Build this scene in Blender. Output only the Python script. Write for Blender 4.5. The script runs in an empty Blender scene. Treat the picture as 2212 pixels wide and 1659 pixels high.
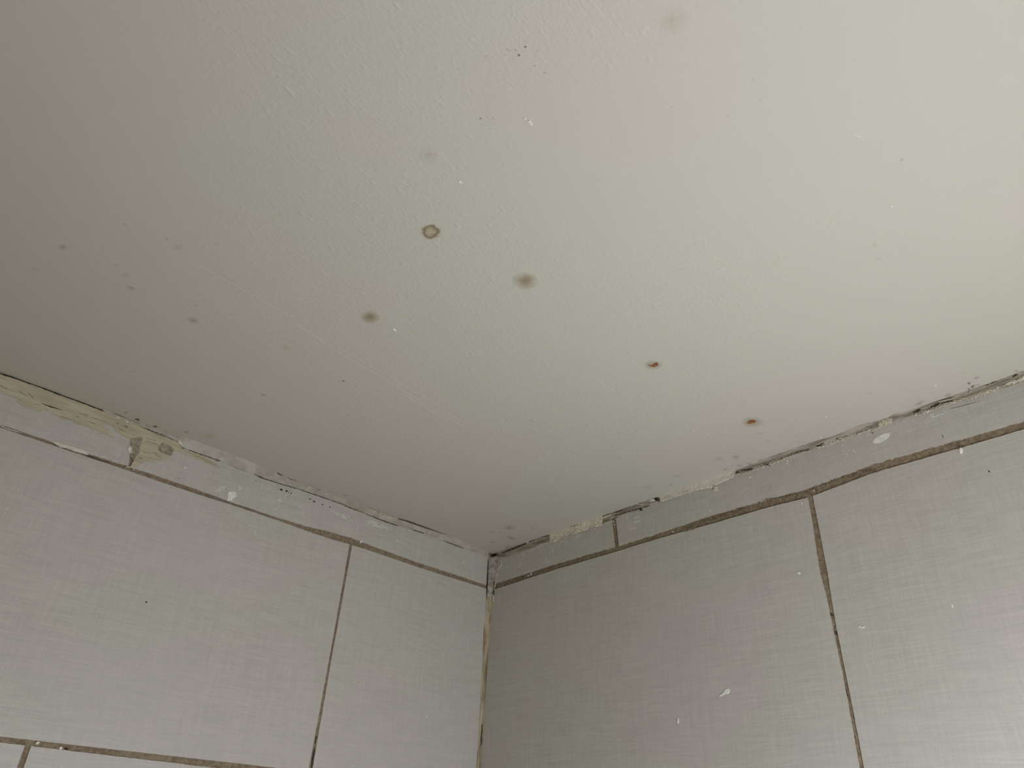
import bpy, bmesh, math, random
from mathutils import Vector, Matrix, noise

# ------------------------------------------------------------------ camera, world, light, exposure
W, H = 2212, 1659
ZC = 2.40                                   # ceiling height
CAM = Vector((-0.76113504, -0.89358866, -0.42973569 + ZC))
F = 1561.542952877455
R = Matrix(((0.7301497983140033, -0.6816232799893213, 0.047654760503224536),
            (0.4053615783898744, 0.37596361269794387, -0.8332666756161441),
            (0.5500575086182262, 0.6277269040782861, 0.5508136446285623)))   # rows: right, down, forward
sc = bpy.context.scene
COL = sc.collection
cam_data = bpy.data.cameras.new('camera')
cam_data.sensor_width = 36.0
cam_data.lens = F / W * 36.0
cam_data.clip_start = 0.01
cam = bpy.data.objects.new('camera', cam_data)
COL.objects.link(cam)
m = Matrix((R[0], -R[1], -R[2])).transposed().to_4x4()
m.translation = CAM
cam.matrix_world = m
sc.camera = cam

world = bpy.data.worlds.new('world'); sc.world = world
world.use_nodes = True
bgn = world.node_tree.nodes['Background']
bgn.inputs[0].default_value = (0.80, 0.88, 1.0, 1)
bgn.inputs[1].default_value = 0.35

vs = sc.view_settings
vs.view_transform = 'Standard'; vs.look = 'None'; vs.gamma = 1.0; vs.exposure = 0.0
vs.use_curve_mapping = False

RX0, RY0 = -1.60, -1.60                     # far sides of the small bathroom

def area(name, loc, rot, sx, sy, power, color):
    l = bpy.data.lights.new(name, 'AREA'); l.shape = 'RECTANGLE'
    l.size = sx; l.size_y = sy; l.energy = power; l.color = color
    o = bpy.data.objects.new(name, l); COL.objects.link(o)
    o.location = loc; o.rotation_euler = rot
    return o
FILL_LAMP_E = 30.8
FILL_LAMP = Vector((-0.36, -0.90, ZC - 0.68))     # globe of the added fill lamp, unseen, below and right of the frame
area('window_light', (-0.42, RY0 + 0.03, ZC - 0.50), (math.pi/2, 0, 0), 0.62, 0.55, 1.2, (0.90, 0.96, 1.0))

# ------------------------------------------------------------------ helpers
def at(px, py, pl):
    """point of the plane c (ceiling), l (left wall), r (right wall) seen at a pixel, as plane coords"""
    d = R.transposed() @ Vector(((px - W/2)/F, (py - H/2)/F, 1.0))
    C = CAM - Vector((0, 0, ZC))
    i = {'c': 2, 'l': 1, 'r': 0}[pl]
    t = -C[i] / d[i]
    p = C + d*t
    return {'c': (p.x, p.y), 'l': (p.x, p.z), 'r': (p.y, p.z)}[pl]

def place(pl, u, v, d=0.0):
    """plane coords and distance d in front of the plane -> world"""
    if pl == 'c': return Vector((u, v, ZC - d))
    if pl == 'l': return Vector((u, -d, ZC + v))
    return Vector((-d, u, ZC + v))

CROPS = {1: (0, 780, 7.3733), 2: (220, 860, 7.3733), 3: (460, 960, 7.3733), 4: (700, 1020, 7.3733),
         5: (1040, 1040, 7.3733), 6: (1320, 960, 7.3733), 7: (1600, 860, 7.3733), 8: (1900, 760, 7.0897),
         9: (860, 1050, 5.2667), 0: (0, 0, 1.0)}
def q(crop, pts):
    x0, y0, s = CROPS[crop]
    return [(x0 + x/s, y0 + y/s) for x, y in pts]

def fn(x, s=0.0):
    return noise.noise(Vector((x, s*7.31, s*3.7)))
def fbm(x, s=0.0, o=4):
    a, r_, f = 1.0, 0.0, 1.0
    for _ in range(o):
        r_ += a*fn(x*f, s + f); a *= 0.55; f *= 2.1
    return r_

def interp(tab, x):
    if x <= tab[0][0]: return tab[0][1]
    for (a, fa), (b, fb) in zip(tab, tab[1:]):
        if x <= b: return fa + (fb-fa)*(x-a)/(b-a)
    return tab[-1][1]

def ragged(pts, step, amp, seed, freq=260.0):
    """densify a closed outline (plane coords, metres) and roughen it"""
    out = []
    n = len(pts); s = 0.0
    for i in range(n):
        a = Vector(pts[i]); b = Vector(pts[(i+1) % n])
        L = (b-a).length
        if L < 1e-7: continue
        k = max(1, int(L/step)); nrm = Vector((b.y-a.y, a.x-b.x))/L
        for j in range(k):
            t = j/k
            e = fbm((s + L*t)*freq, seed)*amp
            p_ = a.lerp(b, t) + nrm*e
            out.append((p_.x, p_.y))
        s += L
    return out

def area2(pts):
    return 0.5*sum(pts[i][0]*pts[(i+1) % len(pts)][1] - pts[(i+1) % len(pts)][0]*pts[i][1] for i in range(len(pts)))

def slab(bm, pl, pts, h, base=0.0, inset=0.0003, mat=0, rim=None):
    """raised piece with rounded rim standing on a plane, from an outline in plane coords"""
    if area2(pts) < 0: pts = pts[::-1]
    n = len(pts)
    ins = []
    for i in range(n):
        a = Vector(pts[i-1]); b = Vector(pts[i]); c = Vector(pts[(i+1) % n])
        d = (c - a)
        if d.length < 1e-9: d = Vector((1, 0))
        d.normalize()
        ins.append((b.x - d.y*inset, b.y + d.x*inset))
    r0 = [bm.verts.new(place(pl, u, v, base)) for u, v in pts]
    r1 = [bm.verts.new(place(pl, u, v, base + (h-base)*0.55)) for u, v in pts]
    r2 = [bm.verts.new(place(pl, u, v, h)) for u, v in ins]
    fs = []
    for i in range(n):
        j = (i+1) % n
        fs.append(bm.faces.new((r0[i], r0[j], r1[j], r1[i])))
        fs.append(bm.faces.new((r1[i], r1[j], r2[j], r2[i])))
    for f_ in fs:
        f_.material_index = mat if rim is None else rim
    top = bm.faces.new(r2); top.material_index = mat
    return top

def obj(name, bm, mats, parent=None, smooth=False, fix=True):
    if fix: bmesh.ops.recalc_face_normals(bm, faces=bm.faces)
    me = bpy.data.meshes.new(name); bm.to_mesh(me); bm.free()
    for m_ in (mats if isinstance(mats, (list, tuple)) else [mats]): me.materials.append(m_)
    if smooth:
        for p_ in me.polygons: p_.use_smooth = True
    o = bpy.data.objects.new(name, me); COL.objects.link(o)
    if parent: o.parent = parent
    return o

def tag(o, label=None, cat=None, group=None, kind=None):
    if label: o['label'] = label
    if cat: o['category'] = cat
    if group: o['group'] = group
    if kind: o['kind'] = kind
    return o

def box(bm, x0, x1, y0, y1, z0, z1, mat=0):
    v = [bm.verts.new((x, y, z)) for x in (x0, x1) for y in (y0, y1) for z in (z0, z1)]
    for f_ in ((0,1,3,2),(4,6,7,5),(0,4,5,1),(2,3,7,6),(0,2,6,4),(1,5,7,3)):
        bm.faces.new([v[i] for i in f_]).material_index = mat

def patch(name, pl, pxpts, mat, h=0.0004, amp=0.0004, step=0.0009, seed=1, parent=None, base=-0.0004, smooth=False, freq=260, inset=0.0002):
    pts = [at(x, y, pl) for x, y in pxpts]
    bm = bmesh.new(); h += 0.000037*((seed*7) % 11)/11 + 0.000002*len(bpy.data.objects)/30
    slab(bm, pl, ragged(pts, step, amp, seed, freq), h, base, inset)
    return obj(name, bm, mat, parent, smooth)

def stroke_outline(pxpts, widths, step=3.0):
    """outline in pixels of a tapering stroke along a polyline"""
    P = [Vector(p_) for p_ in pxpts]
    if not isinstance(widths, (list, tuple)): widths = [widths]*len(P)
    L, Rr = [], []
    for i, p_ in enumerate(P):
        d = (P[min(i+1, len(P)-1)] - P[max(i-1, 0)]).normalized()
        nn = Vector((-d.y, d.x))*widths[i]*0.5
        L.append(tuple(p_+nn)); Rr.append(tuple(p_-nn))
    return L + Rr[::-1]

# ------------------------------------------------------------------ materials
class NT:
    def __init__(s, name, rough=0.6):
        s.m = bpy.data.materials.new(name); s.m.use_nodes = True
        s.t = s.m.node_tree; s.b = s.t.nodes['Principled BSDF']
        s.b.inputs['Roughness'].default_value = rough
        s.pos = s.t.nodes.new('ShaderNodeNewGeometry').outputs['Position']
    def n(s, typ, **kw):
        x = s.t.nodes.new(typ)
        for k, v in kw.items(): setattr(x, k, v)
        return x
    def link(s, a, b): s.t.links.new(a, b)
    def setv(s, sock, v):
        if isinstance(v, bpy.types.NodeSocket): s.link(v, sock)
        else: sock.default_value = v
    def math(s, op, a, b=0.0, clamp=False):
        x = s.n('ShaderNodeMath', operation=op, use_clamp=clamp)
        s.setv(x.inputs[0], a); s.setv(x.inputs[1], b); return x.outputs[0]
    def map(s, scale=(1,1,1), loc=(0,0,0), rot=(0,0,0), vec=None):
        x = s.n('ShaderNodeMapping'); s.link(vec or s.pos, x.inputs[0])
        x.inputs['Scale'].default_value = scale; x.inputs['Location'].default_value = loc
        x.inputs['Rotation'].default_value = rot; return x.outputs[0]
    def noise(s, vec, scale=1.0, detail=3.0, rough=0.5, dist=0.0):
        x = s.n('ShaderNodeTexNoise'); s.link(vec, x.inputs['Vector'])
        x.inputs['Scale'].default_value = scale; x.inputs['Detail'].default_value = detail
        x.inputs['Roughness'].default_value = rough; x.inputs['Distortion'].default_value = dist
        return x.outputs['Fac']
    def ramp(s, v, a, b, lo=0.0, hi=1.0):
        x = s.n('ShaderNodeMapRange', interpolation_type='SMOOTHSTEP'); s.setv(x.inputs[0], v)
        x.inputs[1].default_value = a; x.inputs[2].default_value = b
        x.inputs[3].default_value = lo; x.inputs[4].default_value = hi; return x.outputs[0]
    def mix(s, f_, a, b, mode='MIX'):
        x = s.n('ShaderNodeMix', data_type='RGBA', blend_type=mode)
        s.setv(x.inputs[0], f_)
        for k, v in ((6, a), (7, b)):
            if isinstance(v, tuple): v = (*v[:3], 1)
            s.setv(x.inputs[k], v)
        return x.outputs[2]
    def bump(s, hgt, strength, dist, prev=None):
        x = s.n('ShaderNodeBump'); s.link(hgt, x.inputs['Height'])
        x.inputs['Strength'].default_value = strength; x.inputs['Distance'].default_value = dist
        if prev: s.link(prev, x.inputs['Normal'])
        return x.outputs[0]
    def done(s, col, nrm=None, rough=None):
        s.setv(s.b.inputs['Base Color'], (*col, 1) if isinstance(col, tuple) else col)
        if nrm: s.link(nrm, s.b.inputs['Normal'])
        if rough is not None: s.setv(s.b.inputs['Roughness'], rough)
        return s.m

PAINT = (0.555, 0.532, 0.43)
def paint_nodes(t):
    """ceiling emulsion: faint warm and cool drift, roller stipple, brush drag along x"""
    drift = t.noise(t.map((2.2, 2.2, 2.2), (3.1, 0.4, 0)), 1.0, 2.0)
    drift2 = t.noise(t.map((3.0, 3.0, 3.0), (9.1, 5.4, 0)), 1.0, 1.0)
    c = t.mix(t.ramp(drift, 0.47, 0.53), (PAINT[0]*0.985, PAINT[1]*1.01, PAINT[2]*0.985), (PAINT[0]*1.02, PAINT[1]*0.985, PAINT[2]*1.01))
    c = t.mix(t.ramp(drift2, 0.35, 0.65, 0, 0.5), c, PAINT)
    stip = t.noise(t.map((210, 420, 210)), 1.0, 2.0, 0.55)
    lump = t.noise(t.map((95, 170, 95), (2, 7, 0), (0, 0, 0.25)), 1.0, 1.0)
    lump = t.ramp(lump, 0.58, 0.84)
    where = t.ramp(t.noise(t.map((3.2, 3.2, 3.2), (1.7, 2.2, 0)), 1.0, 1.0), 0.36, 0.6, 0.15, 1.0)
    scr = t.ramp(t.noise(t.map((5, 330, 5), (0, 1, 0), (0, 0, 0.02)), 1.0, 2.0, 0.6), 0.66, 0.74)
    scrw = t.ramp(t.noise(t.map((7, 5, 7), (4.4, 1.2, 0)), 1.0, 0.0), 0.5, 0.62)
    h_ = t.math('MULTIPLY', stip, where)
    h_ = t.math('ADD', h_, t.math('MULTIPLY', t.math('MULTIPLY', lump, where), 0.75))
    h_ = t.math('ADD', h_, t.math('MULTIPLY', t.math('MULTIPLY', scr, scrw), 0.35))
    grain = t.noise(t.map((900, 900, 900)), 1.0, 1.0)
    h_ = t.math('ADD', h_, t.math('MULTIPLY', grain, 0.12))
    return c, t.bump(h_, 0.42, 0.0011)

t = NT('ceiling_paint', 0.62)
c, n_ = paint_nodes(t)
M_CEIL = t.done(c, n_)

def stain_mat(name, inner, mid, soft0, soft1, ring=None, ringcol=None, strength=1.0, core=None, stretch=0.0):
    inner = (inner[0]*1.02, inner[1], inner[2]*0.88); mid = (mid[0]*1.02, mid[1], mid[2]*0.90)
    """ceiling paint discoloured towards the middle of the piece (local coords, radius 1)"""
    t = NT(name, 0.62)
    c, n_ = paint_nodes(t)
    tc = t.n('ShaderNodeTexCoord').outputs['UV']
    oi = t.n('ShaderNodeObjectInfo').outputs['Random']
    off = t.n('ShaderNodeCombineXYZ'); t.link(t.math('MULTIPLY', oi, 37.0), off.inputs[0]); t.link(t.math('MULTIPLY', oi, 19.0), off.inputs[1])
    add = t.n('ShaderNodeVectorMath', operation='ADD'); t.link(tc, add.inputs[0]); t.link(off.outputs[0], add.inputs[1])
    flat = t.n('ShaderNodeVectorMath', operation='MULTIPLY'); t.link(tc, flat.inputs[0]); flat.inputs[1].default_value = (1, 1, 0)
    ln = t.n('ShaderNodeVectorMath', operation='LENGTH'); t.link(flat.outputs[0], ln.inputs[0]); r_ = ln.outputs['Value']
    wob = t.noise(add.outputs[0], 1.9, 3.0, 0.6)
    rr = t.math('ADD', r_, t.math('MULTIPLY', t.math('SUBTRACT', wob, 0.5), 0.55))
    edge = t.math('MULTIPLY', t.ramp(rr, soft0, soft1, strength, 0.0), t.ramp(r_, 0.8, 0.98, 1.0, 0.0))
    fine = t.ramp(t.noise(add.outputs[0], 6.0, 3.0, 0.6), 0.3, 0.7, 0.72, 1.0)
    edge = t.math('MULTIPLY', edge, fine)
    col = t.mix(t.ramp(rr, 0.0, soft0 + 0.15), inner, mid)
    c = t.mix(edge, c, col)
    if ring:
        d = t.math('ABSOLUTE', t.math('SUBTRACT', rr, ring))
        c = t.mix(t.ramp(d, 0.0, 0.20, 0.65, 0.0), c, ringcol)
    return t.done(c, n_)

M_BROWN = stain_mat('brown_stain', (0.24, 0.185, 0.11), (0.36, 0.305, 0.215), 0.35, 1.0, strength=1.0)
M_RING = stain_mat('ring_stain', (0.43, 0.37, 0.26), (0.33, 0.27, 0.175), 0.55, 0.95, ring=0.55, ringcol=(0.15, 0.105, 0.045))
M_HALO = stain_mat('rust_halo', (0.33, 0.26, 0.17), (0.33, 0.29, 0.23), 0.35, 0.95, strength=0.75)
M_MOLD = stain_mat('grey_mold', (0.19, 0.175, 0.145), (0.33, 0.31, 0.27), 0.05, 0.85, strength=0.8)
M_MOLDSOFT = stain_mat('faint_mold', (0.37, 0.355, 0.31), (0.44, 0.425, 0.375), 0.05, 0.85, strength=0.7)
M_MOLDDARK = stain_mat('dark_mold', (0.035, 0.03, 0.02), (0.12, 0.10, 0.08), 0.2, 0.75, strength=0.95)
M_FAINTBROWN = stain_mat('faint_brown', (0.40, 0.365, 0.28), (0.48, 0.45, 0.365), 0.05, 0.95, strength=0.85)

def tile_mat(name, axis, smear=0.0):
    """light grey glazed tile printed with a linen weave; axis = the wall's horizontal world axis"""
    t = NT(name, 0.34)
    def sc3(hor, ver): return (hor, hor, ver)
    base = (0.51, 0.498, 0.418)
    hs = t.noise(t.map(sc3(26, 520)), 1.0, 3.0, 0.65)         # horizontal threads
    vsn = t.noise(t.map(sc3(520, 30)), 1.0, 3.0, 0.65)       # vertical threads
    hb = t.noise(t.map(sc3(9, 150), (3, 3, 1)), 1.0, 2.0, 0.6)
    vb = t.noise(t.map(sc3(150, 9), (1, 1, 5)), 1.0, 2.0, 0.6)
    cloud = t.noise(t.map(sc3(7, 7)), 1.0, 2.0)
    weave = t.math('ADD', t.math('MULTIPLY', hs, 0.40), t.math('MULTIPLY', vsn, 0.30))
    weave = t.math('ADD', weave, t.math('ADD', t.math('MULTIPLY', hb, 0.17), t.math('MULTIPLY', vb, 0.13)))
    v = t.ramp(weave, 0.36, 0.64)
    c = t.mix(v, tuple(x*0.87 for x in base), tuple(x*1.12 for x in base))
    c = t.mix(t.ramp(cloud, 0.3, 0.7, 0, 0.35), c, (0.53, 0.50, 0.45))
    hue = t.noise(t.map((4.3, 4.3, 5.1), (2, 8, 1)), 1.0, 1.0)
    c = t.mix(t.ramp(hue, 0.45, 0.55, 0.0, 0.06), c, (0.62, 0.40, 0.52))
    if smear:
        s1 = t.noise(t.map(sc3(30, 45), (5, 5, 5)), 1.0, 5.0, 0.75, 0.6)
        s2 = t.noise(t.map(sc3(6, 9), (1, 2, 3)), 1.0, 2.0)
        msk = t.math('MULTIPLY', t.ramp(s1, 0.56, 0.68), t.ramp(s2, 0.42, 0.6))
        c = t.mix(t.math('MULTIPLY', msk, smear), c, (0.63, 0.61, 0.57))
    h_ = t.math('ADD', t.math('MULTIPLY', hs, 0.6), t.math('MULTIPLY', vsn, 0.35))
    relief = t.ramp(t.noise(t.map(sc3(12, 12), (4, 1, 2)), 1.0, 1.0), 0.4, 0.65, 0.4, 1.0)
    n_ = t.bump(t.math('MULTIPLY', h_, relief), 0.35, 0.0006)
    return t.done(c, n_, t.ramp(weave, 0.3, 0.7, 0.42, 0.30))
M_TILE = tile_mat('linen_tile', 'x')
M_BORDER = tile_mat('smeared_tile', 'x', 0.55)

def simple(name, c1, c2, scale=120, rough=0.8, bs=0.6, bd=0.001, lo=0.35, hi=0.65, detail=4.0, stretch=None):
    t = NT(name, rough); c1 = (c1[0], c1[1], c1[2]*0.91); c2 = (c2[0], c2[1], c2[2]*0.91)
    nz = t.noise(t.map(stretch or (scale,)*3), 1.0, detail, 0.6)
    c = t.mix(t.ramp(nz, lo, hi), c1, c2)
    hz = t.noise(t.map((scale*2.2,)*3, (1, 2, 3)), 1.0, 3.0, 0.6)
    return t.done(c, t.bump(hz, bs, bd))
M_GROUT = simple('brown_grout', (0.19, 0.14, 0.092), (0.31, 0.25, 0.175), 260, 0.9)
M_EDGE = simple('tile_body', (0.36, 0.31, 0.25), (0.46, 0.42, 0.36), 300, 0.8)
M_PLASTER = simple('old_plaster', (0.45, 0.395, 0.29), (0.56, 0.505, 0.375), 60, 0.85, 0.5, 0.0006, stretch=(24, 60, 230))
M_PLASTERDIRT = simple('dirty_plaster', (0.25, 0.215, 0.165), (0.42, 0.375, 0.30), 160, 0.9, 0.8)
M_CORNER = simple('dirty_shaded_caulk', (0.28, 0.255, 0.21), (0.50, 0.47, 0.41), 150, 0.7, 0.8, 0.0012)  # dirt and the shade of the corner are both put into this colour
M_CAULK = simple('grey_caulk', (0.37, 0.345, 0.29), (0.50, 0.47, 0.41), 70, 0.6, 0.3, 0.0008)
M_WHITE = simple('white_filler', (0.60, 0.57, 0.49), (0.72, 0.69, 0.61), 140, 0.7, 0.4, 0.0006)
M_FLECK = simple('white_paint', (0.74, 0.73, 0.70), (0.86, 0.85, 0.82), 200, 0.45, 0.2, 0.0003)
def film(name, col, a0, a1, top, scale=(420, 420, 520)):
    """thin broken film of paint that lets the tile show through"""
    t = NT(name, 0.6); col = (col[0], col[1], col[2]*0.93)
    nz = t.noise(t.map(scale), 1.0, 4.0, 0.7); big = t.noise(t.map((110, 110, 140), (3, 1, 2)), 1.0, 2.0)
    t.link(t.ramp(t.math('ADD', t.math('MULTIPLY', nz, 0.6), t.math('MULTIPLY', big, 0.4)), a0, a1, 0.0, top), t.b.inputs['Alpha'])
    return t.done(col)
M_SMEAR = film('thin_white_smear', (0.68, 0.665, 0.61), 0.35, 0.50, 0.92)
M_CREAM = simple('cream_crumbs', (0.62, 0.56, 0.46), (0.82, 0.77, 0.66), 400, 0.9, 0.7, 0.0006)
M_RECESS = simple('dusty_recess', (0.22, 0.18, 0.14), (0.45, 0.40, 0.335), 110, 0.9, 0.8, 0.001, stretch=(30, 30, 220))
M_DARK = simple('dark_crack', (0.012, 0.009, 0.006), (0.10, 0.075, 0.05), 240, 0.95, 0.5, 0.0005)
M_DIM = simple('dim_crack_and_shade', (0.06, 0.052, 0.038), (0.20, 0.175, 0.135), 240, 0.95, 0.5, 0.0005)  # for cracks and for the shadow painted along the bead
M_TANSEAL = simple('yellowed_sealant', (0.26, 0.20, 0.115), (0.50, 0.44, 0.31), 90, 0.6, 0.6, 0.001, stretch=(160, 160, 22))
M_RUST = simple('orange_rust', (0.16, 0.06, 0.012), (0.36, 0.15, 0.035), 500, 0.85, 0.6, 0.0004)
M_FLOOR = simple('floor_tile', (0.14, 0.13, 0.12), (0.20, 0.19, 0.18), 6, 0.4, 0.1)
M_WARM = simple('beige_wall', (0.29, 0.255, 0.165), (0.33, 0.29, 0.19), 8, 0.6, 0.1)
M_THIN = film('thin_haze_smear', (0.66, 0.66, 0.64), 0.42, 0.64, 0.35)
t = NT('clear_pane', 0.05); t.b.inputs['Transmission Weight'].default_value = 1.0
M_GLASS = t.done((0.95, 0.97, 0.97))
t = NT('fill_lamp_globe', 0.5); t.b.inputs['Emission Color'].default_value = (0.985, 0.995, 1.15, 1); t.b.inputs['Emission Strength'].default_value = FILL_LAMP_E
M_FILL_GLOBE = t.done((0.9, 0.9, 0.9))  # glowing globe of the added fill lamp
M_PVC = simple('white_frame', (0.78, 0.78, 0.78), (0.82, 0.82, 0.82), 5, 0.4, 0.0)

# ------------------------------------------------------------------ measured lines (pixels)
GL = [(-60, 901), (0, 920), (185, 982), (286, 1015), (481, 1081), (657, 1140), (761, 1170), (900, 1219), (1049, 1267)]
GLT = [(0, 5), (100, 5), (286, 8), (380, 9), (440, 8), (500, 4), (600, 5), (657, 8), (700, 13), (761, 14), (800, 11), (900, 9), (1000, 8), (1049, 7)]
GR = [(1075, 1265), (1200, 1224), (1334, 1185), (1430, 1155), (1554, 1117), (1660, 1087), (1749, 1064), (1885, 1012), (2074, 958), (2212, 918), (2260, 903)]
GRT = [(1075, 11), (1200, 11), (1334, 10), (1400, 10), (1480, 14), (1550, 18), (1650, 16), (1750, 18), (1900, 18), (2074, 18), (2212, 17)]

def edge_tab(line, thick, sign, pl):
    out = []
    for i in range(len(line)-1):
        for k in range(6):
            t_ = k/6
            x = line[i][0] + (line[i+1][0]-line[i][0])*t_; y = line[i][1] + (line[i+1][1]-line[i][1])*t_
            out.append(at(x, y + sign*interp(thick, x)*0.5, pl))
    out.append(at(line[-1][0], line[-1][1] + sign*interp(thick, line[-1][0])*0.5, pl))
    return sorted(out)                       # (u, z)

ROW = 0.2954; JG = 0.0042                    # row pitch, joint
def side(pts_fn, n0, n1, step, amp, seed, freq=200, bias=0.0):
    """points along u from n0 to n1 with roughness in v"""
    k = max(2, int(abs(n1-n0)/step)); out = []
    for i in range(k+1):
        u = n0 + (n1-n0)*i/k
        out.append((u, pts_fn(u) + (fbm(u*freq, seed) + bias)*amp))
    return out

def tile_piece(bm, pl, u0, u1, topf, botf, amps, seed, lf=None, rf=None, coarse=False):
    """one tile between u0<u1; topf/botf give its edges; lf/rf (functions of v) its sides"""
    st = 0.004 if coarse else 0.0011
    lf = lf or (lambda v: u0); rf = rf or (lambda v: u1)
    bl, br = botf(u0), botf(u1); tl, tr = topf(u0), topf(u1)
    pts = side(botf, lf(bl), rf(br), st, amps[0], seed)
    k = max(2, int((tr-br)/st))
    pts += [(rf(br+(tr-br)*i/k) + fbm((br+(tr-br)*i/k)*220, seed+1)*amps[1], br+(tr-br)*i/k) for i in range(1, k)]
    pts += side(topf, rf(tr), lf(tl), st, amps[2], seed+2)
    k = max(2, int((tl-bl)/st))
    pts += [(lf(tl+(bl-tl)*i/k) + fbm((tl+(bl-tl)*i/k)*220, seed+3)*amps[3], tl+(bl-tl)*i/k) for i in range(1, k)]
    slab(bm, pl, pts, 0.0, -0.0014, 0.0004, 0, 1)

def vline(tab, pl, sgn):
    """side of a vertical joint from (y, x, width) pixel rows -> function u(v)"""
    pts = sorted((at(x + sgn*w*0.5, y, pl)[::-1] for y, x, w in tab))
    return lambda v: interp(pts, v)

def build_wall(name, pl, ulim, line, thick, joints, seed):
    """mortar bed with the tile field and the cut border course as parts"""
    low = edge_tab(line, thick, -1, pl)      # bottom edge of the border course (pixel above the joint)
    top = edge_tab(line, thick, +1, pl)      # top edge of the first full row
    bm = bmesh.new()
    if pl == 'l': box(bm, ulim, 0.12, 0.0014, 0.12, 0, ZC)
    else: box(bm, 0.0014, 0.12, ulim, 0.0014, 0, ZC)
    wall = obj(name, bm, M_GROUT); tag(wall, kind='structure')
    border_z = lambda u: interp(low, u)
    field_z = lambda u: interp(top, u)
    # border course
    bm = bmesh.new()
    j = joints['border']
    edges = [(-0.0035, None)] + j
    cur = -0.004; lf_prev = lambda v: -0.004
    topz = lambda u: -0.0045
    amp = joints['amp']
    for k, (ju, ltab) in enumerate(j + [(ulim, None)]):
        if ltab:
            a = vline(ltab, pl, joints['sgn']); b = vline(ltab, pl, -joints['sgn'])
        else:
            a = (lambda v, ju=ju: ju + JG/2); b = (lambda v, ju=ju: ju - JG/2)
        tile_piece(bm, pl, a(-0.03), lf_prev(-0.03), topz, border_z, (amp, .0003, .0008, .0003), seed + k*5, a, lf_prev, coarse=ju < -1.0)
        lf_prev = b
        if ju <= ulim: break
    bt = obj('border_course', bm, [M_BORDER, M_EDGE], wall)
    tag(bt, joints['blabel'])
    bm = bmesh.new()
    zt = field_z
    z0 = joints['h2']; r_ = 0
    while True:
        zb = z0 - ROW*r_
        if r_ == 0 and joints.get('low'):
            lo_t = edge_tab(joints['low'][0], joints['low'][1], -1, pl); lo_b = edge_tab(joints['low'][0], joints['low'][1], +1, pl)
            zbf = lambda u, lo_t=lo_t, zb=zb: interp(lo_t, u) if lo_t[0][0] <= u <= lo_t[-1][0] else (lo_t[0][1] if u < lo_t[0][0] else lo_t[-1][1])
            nzt = lambda u, lo_b=lo_b: interp(lo_b, u)
        else:
            zbf = lambda u, zb=zb: max(zb + JG/2, -ZC + 0.002)
            nzt = lambda u, zb=zb: zb - JG/2
        js = joints['row'][r_ % 2]
        lf_prev = lambda v: -0.004
        for k, (ju, ltab) in enumerate(js + [(ulim, None)]):
            if ltab and r_ < 2:
                a = vline(ltab, pl, joints['sgn']); b = vline(ltab, pl, -joints['sgn'])
            else:
                a = (lambda v, ju=ju: ju + JG/2); b = (lambda v, ju=ju: ju - JG/2)
            mid = zb + 0.1
            tile_piece(bm, pl, a(mid), lf_prev(mid), zt, zbf, (.0002, .0003, .0003, .00035), seed + 50 + r_*9 + k, a, lf_prev, coarse=(r_ > 1 or ju < -1.2))
            lf_prev = b
        zt = nzt; r_ += 1
        if zb < -ZC + 0.02: break
        if r_ > 9: break
    obj('tile_field', bm, [M_TILE, M_EDGE], wall)
    return wall

VLt = [(1165, 760, 5), (1289, 738, 4.5), (1418, 714.5, 4), (1656, 672, 7), (1760, 653, 7)]
V2t = [(1560, 74, 11), (1609, 61, 12), (1659, 44, 12), (1760, 10, 12)]
VRt = [(1050, 1745, 11), (1110, 1757, 11), (1200, 1772, 15), (1237, 1779, 16), (1275, 1787, 10), (1359, 1803, 7), (1506, 1833, 7), (1600, 1850, 9), (1659, 1861, 9), (1760, 1880, 9)]
VSt = [(1100, 1323, 9), (1135, 1327, 9), (1183, 1332, 9), (1200, 1334, 10)]
SMt = [(930, 297, 8), (975, 287, 8), (1020, 280, 8)]
G2 = [(-120, 1583), (0, 1597), (177, 1618), (544, 1660), (1000, 1714)]
G2T = [(0, 11), (177, 12), (544, 14)]
wall_left = build_wall('wall_left', 'l', RX0, GL, GLT, {
    'border': [(-0.60, SMt), (-1.2, None)], 'sgn': +1, 'amp': 0.0006, 'h2': -0.3548, 'low': (G2, G2T),
    'row': [[(-0.267, VLt), (-0.867, None), (-1.467, None)], [(-0.5754, V2t), (-1.175, None), (-1.775, None)]],
    'blabel': 'narrow cut tile course along the ceiling, smeared with white'}, 3)
wall_right = build_wall('wall_right', 'r', RY0, GR, GRT, {
    'border': [(-0.2668, VSt), (-0.867, None), (-1.467, None), (-2.067, None)], 'sgn': -1, 'amp': 0.0010, 'h2': -0.3520,
    'row': [[(-0.5553, VRt), (-1.155, None), (-1.755, None)], [(-0.267, None), (-0.867, None), (-1.467, None), (-2.067, None)]],
    'blabel': 'narrow cut tile course with a chipped lower edge'}, 11)

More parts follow.
